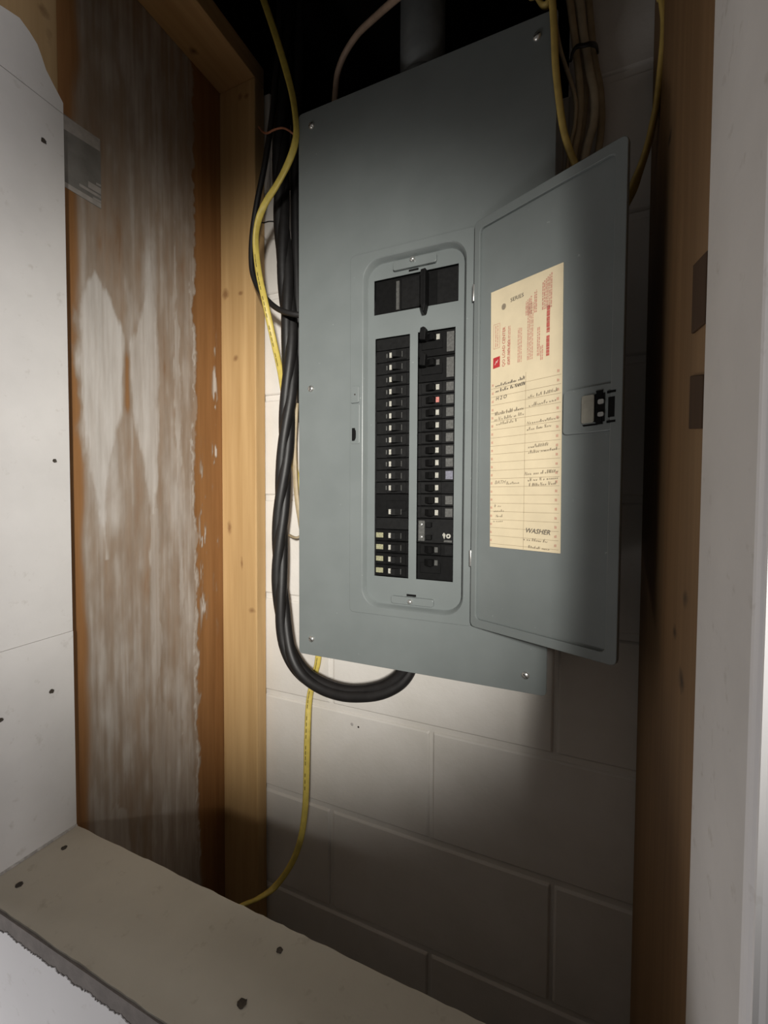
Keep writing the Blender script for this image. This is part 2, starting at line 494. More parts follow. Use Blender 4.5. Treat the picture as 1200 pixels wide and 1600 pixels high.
# bright ragged rim where the knife stopped
rim = np.clip(1 - np.abs(Y - (redge - .006))/0.008, 0, 1)*(fbm2(Y*70, Z*26, 41) > .47)*(Z < .42)
m = np.maximum(m, 0.85*rim*np.clip((redge - Y)/0.003 + .5, 0, 1))
# flecks on the bare strip
fl = np.clip((fbm2(Y*110, Z*22, 51) - .60)*9, 0, 1)*np.exp(-((Y - .035)/.0065)**2)*np.clip(1 - np.abs(Z - .05)/.35, 0, 1)*2.2
fl2 = np.clip((fbm2(Y*120, Z*18, 61) - .58)*9, 0, 1)*np.exp(-((Y - .002)/.008)**2)*np.clip(1 - np.abs(Z + .1)/.22, 0, 1)*2.4
m = np.maximum(m, np.clip(fl, 0, .95)); m = np.maximum(m, np.clip(fl2, 0, .95))
# scraped-through gap between the two pale patches
gap = np.exp(-((Y + .1540)/.0050)**2)*np.clip((1 - np.abs(Z - .185)/.055)*3, 0, 1)
m = m*(1 - .8*np.clip(gap, 0, 1))*np.clip(.80 + .38*fbm2(Y*260, Z*8, 91), 0, 1.05)
me = bpy.data.meshes.new('wall_left')
co = np.stack([np.full_like(Y, XL), Y, Z], -1).reshape(-1, 3)
idx = np.arange(ny*nz).reshape(nz, ny)
q = np.stack([idx[:-1, :-1], idx[:-1, 1:], idx[1:, 1:], idx[1:, :-1]], -1).reshape(-1, 4)
bv = [(XL-.014, ys[0], zs[0]), (XL-.014, ys[-1], zs[0]), (XL-.014, ys[-1], zs[-1]), (XL-.014, ys[0], zs[-1])]
n0 = ny*nz
corner = [int(idx[0, 0]), int(idx[0, -1]), int(idx[-1, -1]), int(idx[-1, 0])]
faces = q.tolist() + [[n0+3, n0+2, n0+1, n0]] + [[corner[i], n0+i, n0+(i+1) % 4, corner[(i+1) % 4]] for i in range(4)]
me.from_pydata([tuple(v) for v in co.tolist()] + bv, [], faces)
at = me.attributes.new('plaster', 'FLOAT', 'POINT')
at.data.foreach_set('value', np.concatenate([m.ravel(), np.zeros(4)]).astype(np.float32))
wall_left = struct(put('wall_left', me, 'brown'))
# grey tape label stuck to the board
st = MB().box(XL, XL + .0005, -.262, -.1925, .4395, .541).build('tape_label', 'sticker', wall_left)
st['label'] = 'torn grey tape label with pale bands'
mb = MB(); mb.add([(XL+.0007, -.262, .518), (XL+.0007, -.1932, .525), (XL+.0007, -.1932, .543), (XL+.0007, -.262, .538)], [(0, 1, 2, 3)])
mb.build('pale_band', 'sticker_w', st)
mb = MB()
for z0, z1, y0 in ((.4395, .4465, -.262), (.4475, .4505, -.205), (.4535, .4575, -.225), (.4600, .4690, -.212), (.4715, .4745, -.200)):
    mb.add([(XL+.0007, y0, z0), (XL+.0007, -.1928, z0 + .001), (XL+.0007, -.1928, z1 + .001), (XL+.0007, y0, z1)], [(0, 1, 2, 3)])
mb.build('pale_band', 'sticker_w', st)

# room-side wall with the framed opening
def ragged(n, x0, x1, z, amp, seed):
    xs = np.linspace(x0, x1, n); d = (vnoise(np.arange(n)*.9, seed) - .5)*amp + (vnoise(np.arange(n)*.22, seed+1) - .5)*amp*1.2
    return [(float(x), float(z + e)) for x, e in zip(xs, d)]
FY = -0.372
hole = ragged(420, -0.666, 0.086, -0.5055, 0.0030, 71) + [(0.086, HEAD), (-0.666, HEAD)]
wall_front = struct(MB().plate(rect(-2.2, 1.7, -1.12, 1.8), [hole], XZ, FY, FY + 0.012).build('wall_front', 'wallpaint'))
YZ = lambda X: (lambda u, v, t: (X + t, u, v))
cut = [(-.25, .548), (-.2546, .554), (-.262, .563), (-.271, .575), (-.276, .588), (-.281, .599), (-.290, .607), (-.301, .6135), (-.312, .611), (-.322, .6085), (-.345, .613), (-.360, .612)]
board_l = MB().plate([(-.360, -.199), (-.25, -.195), (-.25, .5325), (-.360, .5360)], [], YZ(-.666), 0, -.006).build('jamb_board', 'drywall', wall_front)
MB().plate([(-.360, -.484), (-.25, -.484), (-.25, -.1955), (-.360, -.1995)], [], YZ(-.6652), 0, -.006).build('jamb_board', 'drywall', wall_front)
MB().plate([(-.360, .5368), (-.25, .5333)] + cut, [], YZ(-.666), 0, -.004).build('jamb_board', 'drywall', wall_front)
board_r = MB().box(.084, .092, -.366, -.25, -.60, HEAD).build('jamb_board', 'drywall', wall_front, bevel=.0015)
# corner bead on the right edge
prof = [(.0835 + .010*(1 - math.cos(math.radians(a))), -.362 - .0115*math.sin(math.radians(a))) for a in range(0, 91, 15)]
prof += [(.110, -.3735), (.110, -.371), (.095, -.360)]
mb = MB(); mb.loft([[(x, y, z) for x, y in prof] for z in (-1.0, 0.0, HEAD)], True, True)
mb.build('corner_bead', 'wallpaint', wall_front, smooth=False)
n = 80
back = [(float(x), float(-.25 + e)) for x, e in zip(np.linspace(.084, -.666, n), (vnoise(np.arange(n)*.7, 81) - .5)*.0016)]
front = ragged(n, -.666, .084, -.3690, .0012, 83)
sill = MB().plate(front + back, [], lambda u, v, t: (u, v, t), -.484, -.4965).build('sill_board', 'sill', wall_front)
rg = [(-.666, -.4862)] + [(.084, -.4862)] + [(.084, -.54), (-.666, -.54)]
MB().plate(rg, [], XZ, -.3711, -.30).build('sill_edge', 'raw_edge', wall_front)
MB().box(-.666, .084, -.366, -.25, HEAD, HEAD + .012).build('header_board', 'drywall', wall_front)
# mud joints between sill and jamb
mb = MB(); mb.add([(-.6652, -.36, -.4815), (-.6652, -.25, -.4815), (-.6625, -.25, -.4838), (-.6625, -.36, -.4838)], [(0, 1, 2, 3)]); mb.build('joint_line', 'seam', wall_front)
def screw_x(x, y, z, rad, par):
    mb = MB(); rad *= .82; lathe(mb, (x, y, z), [(rad*.3, -.0001), (rad*.8, .0001), (rad, .0004), (rad*1.05, -.0006)], 'x', 11); mb.v = [(a, b + random.uniform(-.2, .2)*rad, c + random.uniform(-.2, .2)*rad) for a, b, c in mb.v]; mb.build('screw', 'rust', par)
def screw_z(x, y, z, rad, par):
    mb = MB(); rad *= .82; lathe(mb, (x, y, z), [(rad*.3, -.0001), (rad*.8, .0001), (rad, .0004), (rad*1.05, -.0006)], 'z', 11); mb.v = [(a + random.uniform(-.2, .2)*rad, b + random.uniform(-.2, .2)*rad, c) for a, b, c in mb.v]; mb.build('screw', 'rust', par)
for y, z, r in ((-.2758, .478, .0040), (-.270, .0489, .0032), (-.2798, -.2722, .0036), (-.3392, -.2851, .0034)):
    screw_x(-.6656 if z > -.19 else -.6648, y, z, r, board_l)
for x, y, r in ((-.637, -.2836, .0042), (-.626, -.3418, .0048), (-.2819, -.2739, .0040), (-.2843, -.3287, .0052)):
    screw_z(x, y, -.4837, r, sill)

# lumber
def lumber(name, label, mat, *b):
    return tag(MB().box(*b).build(name, mat, bevel=.0022), label, 'stud')
lumber('wall_stud', 'pale pine stud standing in the corner against the white block wall', 'pine', -.6749, -.5854, .0526, .0815, -1.10, .8128)
lumber('top_plate', 'pine top plate running overhead along the brown mud-smeared board', 'plate', -.6749, -.5854, -.352, .0815, .8128, .8509)
lumber('jack_stud', 'bare tan wood showing above the white left jamb', 'jack', -.7115, -.6732, -.3598, -.2515, -1.10, HEAD)
sk = MB().plate([(-.3598, -.50), (-.2515, -.50), (-.2515, HEAD), (-.3598, HEAD)], [], YZ(-.6702), 0, -.003)
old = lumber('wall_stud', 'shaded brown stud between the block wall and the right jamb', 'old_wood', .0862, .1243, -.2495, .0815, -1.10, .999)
for zt, zb, lab in ((.1925, .1365, 'upper'), (.1022, .0585, 'lower')):  # thin dark plates that stand in for shade beside the jamb
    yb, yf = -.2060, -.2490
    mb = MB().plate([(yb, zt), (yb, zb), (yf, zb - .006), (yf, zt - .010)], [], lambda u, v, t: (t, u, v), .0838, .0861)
    tag(mb.build('shade_patch', 'stud_shade', bevel=.0008), lab + ' of two dark patches painted as shade on the right stud', 'shade patch', 'painted shade on the right stud')

# ================================================================== electrical panel
PX0, PX1, PZ0, PZ1 = -.4472, -.0342, -.2767, .6526
panel = thing('electrical_panel', (-.24, .0, PZ0), 'grey metal breaker panel with open door on the white block wall', 'breaker panel')
mb = MB(); mb.box(-.428, -.054, .080, .0835, -.262, .637)
mb.box(-.428, -.4265, .0046, .080, -.262, .637); mb.box(-.0555, -.054, .0046, .080, -.262, .637)
mb.box(-.4265, -.0555, .0046, .080, -.262, -.2605); mb.box(-.4265, -.0555, .0046, .080, .6355, .637)
mb.build('enclosure', 'galv', panel)
WX0, WX1, WZ0, WZ1 = -.3215, -.1535, -.178, .380
well_o = rrect(WX0, WX1, WZ0, WZ1, .030)
well_i = rrect(WX0 + .0042, WX1 - .0042, WZ0 + .0048, WZ1 - .0048, .027)
cover = MB().plate(rrect(PX0, PX1, PZ0, PZ1, .006, 4), [well_o], XZ, 0, .0045).build('cover', 'enamel', panel, bevel=.0012, segs=2)
# raised seat the door closes against
MB().plate(rrect(-.3450, -.1395, -.1905, .3925, .007, 4), [well_o], XZ, -.0022, .0005).build('door_seat', 'enamel', panel, bevel=.0012, segs=2)
mid = rrect(WX0 + .0012, WX1 - .0012, WZ0 + .0012, WZ1 - .0012, .0295)
mid2 = rrect(WX0 + .0028, WX1 - .0028, WZ0 + .0032, WZ1 - .0032, .028)
MB().loft([[(x, -.0022, z) for x, z in well_o], [(x, -.001, z) for x, z in mid], [(x, .007, z) for x, z in mid2], [(x, .0092, z) for x, z in well_i]]).build('recess_rim', 'enamel', panel, smooth=True)
MAIN = (-.3070, -.1677, .2953, .3505)
LC = (-.3045, -.2445, -.1290, .2575)
RC = (-.2315, -.1716, -.1288, .2577)
MB().plate(well_i, [rect(*MAIN), rect(*LC), rect(*RC)], XZ, .0090, .0104).build('dead_front', 'enamel', panel)
MB().box(WX0, WX1, .056, .058, WZ0, WZ1).build('bus_backing', 'black', panel)

def dome(mb, c, r, h, slot=True):
    lathe(mb, c, [(r*1.05, .0006), (r, -h*.25), (r*.85, -h*.65), (r*.55, -h*.92), (r*.12, -h)], 'y', 14)
for i, (x, z) in enumerate(((-.4206, .6263), (-.4220, .1867), (-.4208, -.2481), (-.0607, .6252), (-.0618, .1870), (-.0623, -.2513))):
    mb = MB(); dome(mb, (x, 0, z), .0056, .0036)
    s = mb.build('cover_screw', 'chrome', panel, smooth=True)
    a = .5 + i; cs, sn = math.cos(a)*.0040, math.sin(a)*.0040
    pb = MB(); pb.add([(x - cs - sn*.12, -.0036, z - sn + cs*.12), (x + cs - sn*.12, -.0036, z + sn + cs*.12), (x + cs + sn*.12, -.0036, z + sn - cs*.12), (x - cs + sn*.12, -.0036, z - sn - cs*.12),
                       (x - cs - sn*.12, -.0026, z - sn + cs*.12), (x + cs - sn*.12, -.0026, z + sn + cs*.12), (x + cs + sn*.12, -.0026, z + sn - cs*.12), (x - cs + sn*.12, -.0026, z - sn - cs*.12)],
                      [(0, 1, 2, 3), (7, 6, 5, 4), (0, 4, 5, 1), (1, 5, 6, 2), (2, 6, 7, 3), (3, 7, 4, 0)])
    pb.build('screw_slot', 'black', s)
# retaining tabs of the dead front
for z0, z1, zs_ in ((.3575, .3715, .3680), (-.1700, -.1580, -.1645)):
    t_ = MB().plate(rrect(-.2720, -.2010, z0, z1, .003, 3), [], XZ, .0035, .0085).build('retaining_tab', 'enamel', panel, bevel=.0008)
    mb = MB(); dome(mb, (-.2388, .0035, zs_), .0042, .0050); mb.build('tab_screw', 'chrome', t_, smooth=True)
    MB().box(-.247, -.231, .0084, .0089, z0 - .004 if z0 > 0 else z1 + .0005, z0 - .001 if z0 > 0 else z1 + .004).build('tab_slot', 'black', t_)
# strike plate and latch slot on the door seat
sp = MB().plate(rrect(-.3418, -.3275, .1545, .1815, .002, 3), [], XZ, -.0050, -.0021).build('strike_plate', 'enamel', panel, bevel=.0008)
lathe(MB(), (-.3345, -.0053, .168), [(.0001, 0), (.0012, 0), (.0014, .0004)], n=9).build('strike_dimple', 'hole', sp)
lp = MB().plate(rrect(-.3425, -.3270, .0880, .1530, .002, 3), [], XZ, -.0030, -.0020).build('latch_plate', 'enamel', panel, bevel=.0006)
MB().plate([(-.3405, .0930), (-.3360, .0930), (-.3348, .0950), (-.3335, .0975), (-.3332, .1035), (-.3335, .1095), (-.3348, .1115), (-.3352, .1140), (-.3405, .1140)], [], XZ, -.0034, -.0028).build('latch_slot', 'black', lp)

# ------------------------------------------------------------------ breakers
PITCH_B = .3865/20
SH = {}
def shared(key, mb):
    if key not in SH: SH[key] = mb.mesh(key, (0, 0, 0))
    return SH[key]
def breaker(col, row, poles=1, side=1, tip='mark', label='label', style='plain', note=None):
    """side=1: right-hand column (label at the outer right), -1: mirrored"""
    x0, x1 = (RC if side == 1 else LC)[:2]
    w = x1 - x0; h = PITCH_B*poles
    zt = LC[3] - row*PITCH_B; zc = zt - h/2; xc = (x0 + x1)/2
    hw, hh = w/2 - .0003, h/2 - .00045
    def U(u): return side*(u - .5)*w
    def bx(m, u0, u1, y0, y1, za, zb):
        a, b = sorted((U(u0), U(u1))); return m.box(a, b, y0, y1, za, zb)
    key = 'b%d%d%s' % (side, poles, style)
    m = MB(); m.box(-hw, hw, .0020, .040, -hh, hh)
    a, b = sorted((U(.10), U(.66)))
    if style != 'blank':
        m.box(a, b, .0002, .0025, -min(hh, .0083), min(hh, .0083))
    body = put('circuit_breaker', shared(key, m), 'black2' if style in ('blank', 'plain') else 'black', panel, (xc, .0106, zc), bevel=.0005, segs=1)
    if note: body['label'] = note
    if style == 'blank': return body
    zo = 0.0 if poles == 1 else (-h/2 + PITCH_B*.5 if style == 'low' else (h/2 - PITCH_B*.55 if style == 'high' else 0.0))
    def sub(name, mat, mm, k):
        put(name, shared(k, mm), None, body, (xc, .0106, zc)); o = COL.objects[-1]
        o.data.materials.clear() if False else None
        if not o.data.materials: o.data.materials.append(MAT[mat])
        return o
    k = key + 'z%.4f' % zo
    # toggle: wedge with the thick end outward
    a, b = U(.44), U(.20)
    tm = MB()
    hz = .0050
    prof = [(U(.48), .0002), (U(.46), -.0090), (U(.36), -.0072), (U(.22), .0002)]
    tm.loft([[(x, y, zo - hz) for x, y in prof], [(x, y, zo + hz) for x, y in prof]], True, True)
    sub('toggle', 'black', tm, k + 'tog')
    # rating figure on the nose of the toggle
    sub('rating_mark', tip, bx(MB(), .50, .585, -.0012, .0004, zo - .0040, zo + .0040), k + 'tip' + tip)
    sub('trip_window', 'markdim', bx(MB(), .325, .350, -.0008, .0004, zo - .0044, zo + .0044) if side == 1 else bx(MB(), .22, .31, -.0006, .0004, zo - .0044, zo + .0044), k + 'win')
    if label:
        lz = hh - .0028 if poles == 1 else hh - .004
        if side == 1: sub('rating_label', label, bx(MB(), .765, .955, .0012, .0024, -lz, lz), k + 'lab' + label)
        elif label != 'label': sub('rating_label', label, bx(MB(), .76, .97, .0012, .0024, -.0040, .0040), k + 'lab' + label)
        else: sub('side_mark', 'markdim', bx(MB(), .645, .685, .0002, .0024, -.0034, .0034), k + 'lab' + label)
    return body
# left column, top to bottom
breaker('l', 0, side=-1, style='blank')
for r in range(1, 13): breaker('l', r, side=-1)
breaker('l', 13, 2, side=-1, style='low', label=None)
breaker('l', 15, side=-1, style='blank')
for r in range(16, 20): breaker('l', r, side=-1, style='tandem', label='labelyellow')
# right column
b0 = breaker('r', 0, 2, style='high'); b1 = breaker('r', 2, 2, style='high', tip='markdim')
for i, r in enumerate(range(4, 15)):
    breaker('r', r, tip='redmark' if i == 1 else 'mark', label={7: 'labelblue', 8: 'black2'}.get(i, 'label'))
g = breaker('r', 15, 2, style='blank', note='black two-pole breaker with bright screws and a pale test button')
zg = LC[3] - 16*PITCH_B
mb = MB()
for dz in (.0098, -.0098): dome(mb, (-.2235, .0118, zg + dz), .0026, .0022)
mb.build('terminal_screw', 'chrome', g, smooth=True)
MB().box(-.2285, -.2185, .0105, .0125, zg - .016, zg + .016).build('terminal_strip', 'markdim', g)
MB().box(-.2145, -.2065, .006, .0126, zg - .0035 + .0098, zg + .0035 + .0098).build('toggle', 'black', g)
MB().box(-.2145, -.2065, .006, .0126, zg - .0035 - .0098, zg + .0035 - .0098).build('toggle', 'black', g)
MB().plate([(-.1895, zg - .005), (-.1865, zg - .012), (-.1845, zg - .005), (-.1872, zg - .002)], [], XZ, .0108, .0126).build('warning_mark', 'mark', g)
MB().plate(rrect(-.1835, -.1765, zg - .0105, zg - .0035, .003, 4), [rrect(-.1815, -.1785, zg - .0085, zg - .0055, .0014, 4)], XZ, .0108, .0126).build('warning_mark', 'mark', g)
MB().box(-.1870, -.1745, .0110, .0126, zg - .0165, zg - .0135).build('warning_mark', 'markdim', g)
breaker('r', 17, 1, style='tandem', tip='markdim', label='black2')
breaker('r', 18, 2, style='high', tip='markdim', label=None)
# handle clips on the two upper right breakers
for zz in (.2530, .2140):
    m = MB().plate([(-.2255, zz - .010), (-.2165, zz - .012), (-.2150, zz + .006), (-.2190, zz + .0085), (-.2240, zz + .0070)], [], XZ, -.0020, .0090)
    m.build('handle_tie', 'black', b0 if zz > .23 else b1, bevel=.001)

# main breaker
mx0, mx1, mz0, mz1 = MAIN
main = MB().box(mx0 + .0003, mx1 - .0003, .0135, .05, mz0 + .0003, mz1 - .0003).build('main_breaker', 'black', panel)
main['label'] = 'large black main breaker with a centre lever'
MB().box(-.2605, -.2235, .0115, .0140, .2990, .3470).build('main_face', 'black2', main, bevel=.0006)
MB().box(-.2690, -.2640, .0105, .0140, .2990, .3440).build('main_label_strip', 'markdim', main)
MB().box(-.2020, -.1690, .0118, .0140, .2975, .3485).build('main_face', 'black2', main, bevel=.0006)
lv = MB().plate([(-.2228, .3460), (-.2150, .3470), (-.2150, .2935), (-.2170, .2850), (-.2188, .2815), (-.2208, .2855), (-.2228, .2925)], [], XZ, -.0060, .0135).build('main_lever', 'black', main, bevel=.0012)
MB().plate([(-.2225, .3445), (-.2218, .3445), (-.2218, .2950), (-.2190, .2900), (-.2163, .2950), (-.2163, .3445), (-.2155, .3445), (-.2155, .2945), (-.2190, .2885), (-.2225, .2945)], [], XZ, -.0064, -.0060).build('lever_rib', 'black2', lv)

# ------------------------------------------------------------------ door
DA = math.radians(25.5)
HX, HY = -.140, -.004
def D(u, v, t):          # u along the leaf from the hinge, v up, t towards the viewer
    return (HX + u*math.cos(DA) - t*math.sin(DA), HY - u*math.sin(DA) - t*math.cos(DA), v)
DU, DZ0, DZ1 = .2055, -.1878, .3935
door = MB().plate(rrect(.0012, DU, DZ0, DZ1, .007, 4), [], D, 0, -.0015).build('door', 'enamel', panel)
door['label'] = 'open grey door leaf with a card and latch'
rim_o = rrect(.0012, DU, DZ0, DZ1, .007, 4)
rim_i = rrect(.0105, DU - .0130, DZ0 + .0125, DZ1 - .0130, .006, 4)
MB().plate(rim_o, [rim_i], D, .0042, .0).build('door_flange', 'enamel', door, bevel=.0014, segs=2)
# pressed rib round the latch bay
MB().plate(rrect(.1370, DU - .010, .0772, .1300, .005, 4), [], D, .0026, .0002).build('latch_bay', 'enamel', door, bevel=.0016, segs=2)
lt = MB().plate(rrect(.1605, .1750, .0880, .1200, .002, 3), [], D, .0050, .0022).build('latch', 'chrome_dull', door, bevel=.0008)
lt['label'] = 'pale metal slide latch'
MB().plate(rect(.1750, .1862, .0880, .1200), [], D, .0034, .0022).build('latch_pocket', 'black', lt)
MB().plate([(.1765, .1235), (.1842, .1235), (.1830, .1165), (.1775, .1165)], [], D, .0040, .0022).build('latch_pocket', 'black', lt)
MB().plate([(.1775, .0925), (.1830, .0925), (.1842, .0850), (.1765, .0850)], [], D, .0040, .0022).build('latch_pocket', 'black', lt)
MB().plate(rrect(.1795, .1860, .1075, .1130, .0015, 3), [], D, .0056, .0030).build('latch_rivet', 'chrome', lt)
MB().plate(rrect(.1795, .1860, .0935, .0985, .0015, 3), [], D, .0056, .0030).build('latch_rivet', 'chrome', lt)
MB().plate(rect(.1905, .1975, .0915, .1140), [], D, .0044, .0022).build('latch_window', 'black', lt)
MB().plate(rect(.1890, .1985, .1185, .1212), [], D, .0044, .0022).build('latch_window', 'black', lt)
MB().plate(rect(.1890, .1985, .0855, .0880), [], D, .0044, .0022).build('latch_window', 'black', lt)
MB().plate([(.1610, .0866), (.1785, .0866), (.1785, .0846), (.1625, .0846)], [], D, .0030, .0022).build('latch_pocket', 'black', lt)
for zh in (.295, -.088):
    mb = MB(); lathe(mb, (HX - .0012, HY - .0035, zh), [(.0013, -.012), (.0017, -.011), (.0017, .011), (.0013, .012)], 'z', 10)
    mb.build('hinge_pin', 'chrome', panel, smooth=True)

# ------------------------------------------------------------------ directory card on the door
CU0, CU1, CZ0, CZ1 = .0303, .1346, -.0682, .2862
CW, CH = CU1 - CU0, CZ1 - CZ0
card = MB().plate([(CU0 - .0017, CZ1), (CU0 + .0018, CZ0), (CU1 + .0014, CZ0 + .0005), (CU1 - .0014, CZ1 + .0003)], [], D, .0010, .0003).build('directory_card', 'paper', panel)
card['label'] = 'cream circuit directory card with red print and pencil notes'
def ink(name, polys, mat, t=.0013):
    mb = MB()
    for p in polys:
        mb.add([D(CU0 + a, CZ0 + b, t) for a, b in p], [tuple(range(len(p)))])
    return mb.build(name, mat, card)
def bar(x, y, w, h): return [(x, y), (x + w, y), (x + w, y + h), (x, y + h)]
mm = .001
# ruled lines (21 rows) and centre rule
ROW0, ROWH = .0045, .01135
lines = [bar(.001, ROW0 + i*ROWH, CW - .002, .00035) for i in range(20)]
lines += [bar(.0545, .001, .00035, .232)]
ink('ruled_lines', lines, 'ink_rule')['kind'] = 'stuff'
R = random.Random(3)
nums = []
for i in range(20):
    for x in (.0022, CW - .0065):
        for k in range(2): nums.append(bar(x + k*.0016, ROW0 + i*ROWH + .0035, .0010, .0028 + R.random()*.0008))
ink('row_numbers', nums, 'ink_red')['kind'] = 'stuff'
def lines_of_print(x, y0, y1, width, gap=.0016):
    """a line of small print set upright: word-like bars"""
    out = []; y = y0
    while y < y1:
        l = .0015 + R.random()*.0045
        out.append(bar(x + R.random()*.0002, y, width, min(l, y1 - y))); y += l + gap*(.35 + R.random()*.5)
    return out
txt = []
for x in (.0270, .0292, .0420, .0442, .0466, .0560, .0582, .0605, .0628): txt += lines_of_print(x, .248, .248 + (.052 if x < .04 else (.045 if x < .05 else .072)), .0011)
for x in (.0530, .0552, .0576, .0600, .0650, .0672, .0760, .0782, .0805, .0828, .0852, .0875): txt += lines_of_print(x, .306, .306 + .018 + (x - .053)*.7, .0015)
for x in (.0700, .0722): txt += lines_of_print(x, .250, .286, .0013)
for x in (.0745, .0768): txt += lines_of_print(x, .244, .262, .0013)
txt += [bar(.0035, .275, .0004, .033), bar(.0135, .275, .0004, .033), bar(.0035, .308, .0104, .0004), bar(.0035, .275, .0104, .0004)]
txt += lines_of_print(.0066, .277, .306, .0011) + lines_of_print(.0098, .277, .306, .0011)
ink('small_print', txt, 'ink_red')['kind'] = 'stuff'
ink('warning_heading', lines_of_print(.0825, .247, .272, .0042, .0007) + lines_of_print(.0825, .276, .309, .0042, .0007), 'ink_red2')
# red square emblem with its pale stroke
ink('emblem', [[(.0035, .248), (.0145, .249), (.0145, .2635), (.0035, .2625)]], 'logo_red', .0014)
ink('emblem_stroke', [[(.0060, .2525), (.0070, .2525), (.0092, .2560), (.0100, .2545), (.0122, .2590), (.0112, .2590), (.0098, .2565), (.0090, .2580)]], 'logo_white', .0017)
# lettering
def lettering(name, s, u, v, size, mat, rot=0.0, shear=0.0, par=None, t=.0014, bold=0.0):
    cu = bpy.data.curves.new(name, 'FONT'); cu.body = s; cu.size = size; cu.shear = shear; cu.resolution_u = 2; cu.offset = bold
    tmp = bpy.data.objects.new(name, cu); COL.objects.link(tmp)
    bpy.context.view_layer.update()
    em = bpy.data.meshes.new_from_object(tmp.evaluated_get(bpy.context.evaluated_depsgraph_get()))
    vs = [(p.co.x, p.co.y) for p in em.vertices]; fs = [tuple(p.vertices) for p in em.polygons]
    bpy.data.objects.remove(tmp); bpy.data.curves.remove(cu); bpy.data.meshes.remove(em)
    c, s_ = math.cos(rot), math.sin(rot)
    mb = MB(); mb.add([D(CU0 + u + x*c - y*s_, CZ0 + v + x*s_ + y*c, t) for x, y in vs], fs)
    return mb.build(name, mat, card)
lettering('heading', 'QO LOAD CENTER', .0225, .2475, .0062, 'ink_red2', math.pi/2)
lettering('heading', 'CAT. NO. QO', .0300, .2490, .0052, 'ink_red2', math.pi/2)
lettering('series_stamp', 'SERIES', .0300, .3310, .0072, 'ink_dark', .05)
ink('series_mark', [[(.0195 + .0035*math.cos(a), .3285 + .0042*math.sin(a)) for a in np.linspace(0, 2*math.pi, 12, endpoint=False)]], 'pencil')
# pencil notes
def strokes(name, u, v, w, h, mat='pencil', seed=0, th=.00045, slope=.05):
    rr = random.Random(seed); mb = MB(); x = u
    while x < u + w:
        lw = .0012 + rr.random()*.0016; pts = []
        tall = h*(.45 + .55*(rr.random() < .35))
        for k in range(4):
            pts.append((x + lw*(k/3 + (rr.random() - .5)*.5), v + (x - u)*slope + (tall if k % 2 else 0)*(.7 + .3*rr.random())))
        for (a, b), (c, d) in zip(pts, pts[1:]):
            dx, dy = c - a, d - b; L = math.hypot(dx, dy) + 1e-9; nx, ny_ = -dy/L*th/2, dx/L*th/2
            mb.add([D(CU0 + a + nx, CZ0 + b + ny_, .0014), D(CU0 + c + nx, CZ0 + d + ny_, .0014), D(CU0 + c - nx, CZ0 + d - ny_, .0014), D(CU0 + a - nx, CZ0 + b - ny_, .0014)], [(0, 1, 2, 3)])
        x += lw + (.0008 if rr.random() > .18 else .0028)
    return mb.build(name, mat, card)
strokes('pencil_note', .008, .222, .043, .0052, 'ink_dark', 1, .00055)
strokes('pencil_note', .008, .2145, .045, .0052, 'ink_dark', 2, .00060)
lettering('pencil_note', 'H 2 O', .0085, .2035, .0068, 'ink_dark', .06, .25, bold=.00008)
strokes('pencil_note', .008, .1830, .044, .0056, 'pencil', 4, .0006)
strokes('pencil_note', .007, .1755, .046, .0050, 'pencil', 5)
strokes('pencil_note', .010, .1690, .030, .0045, 'pencil', 6)
for i, (u, v, w) in enumerate(((.058, .1985, .040), (.060, .1870, .036), (.058, .1645, .043), (.057, .1565, .034), (.060, .1335, .028), (.060, .1265, .040), (.056, .0985, .044), (.060, .0905, .040), (.062, .0840, .036))):
    strokes('pencil_note', u, v, w, .0050, 'pencil', 20 + i)
lettering('pencil_note', 'BATH', .0085, .0880, .0068, 'pencil', .03, .3)
strokes('pencil_note', .028, .0870, .018, .0046, 'pencil', 41)
for i, (u, v, w) in enumerate(((.009, .0560, .009), (.008, .0490, .016), (.011, .0420, .010), (.007, .0350, .015))):
    strokes('pencil_note', u, v, w, .0042, 'pencil', 50 + i)
lettering('pencil_note', 'WASHER', .0570, .0235, .0088, 'ink_dark', -.03, .25, bold=.00010)
strokes('pencil_note', .055, .0130, .036, .0048, 'pencil', 61, slope=-.02)
strokes('pencil_note', .062, .0035, .028, .0040, 'pencil', 62, slope=-.02)

# conduit rising from the top of the enclosure
cd = thing('conduit', (-.24, .045, .637), 'dark grey metal conduit rising from the top of the breaker panel', 'conduit')
mb = MB(); lathe(mb, (-.24, .045, .637), [(.036, .016), (.036, .20), (.036, .362)], 'z', 28); mb.build('pipe', 'conduit', cd, smooth=True)
mb = MB(); lathe(mb, (-.24, .045, .6375), [(.044, .0), (.044, .020), (.040, .026), (.036, .030)], 'z', 28); mb.build('hub', 'conduit', cd, smooth=True)

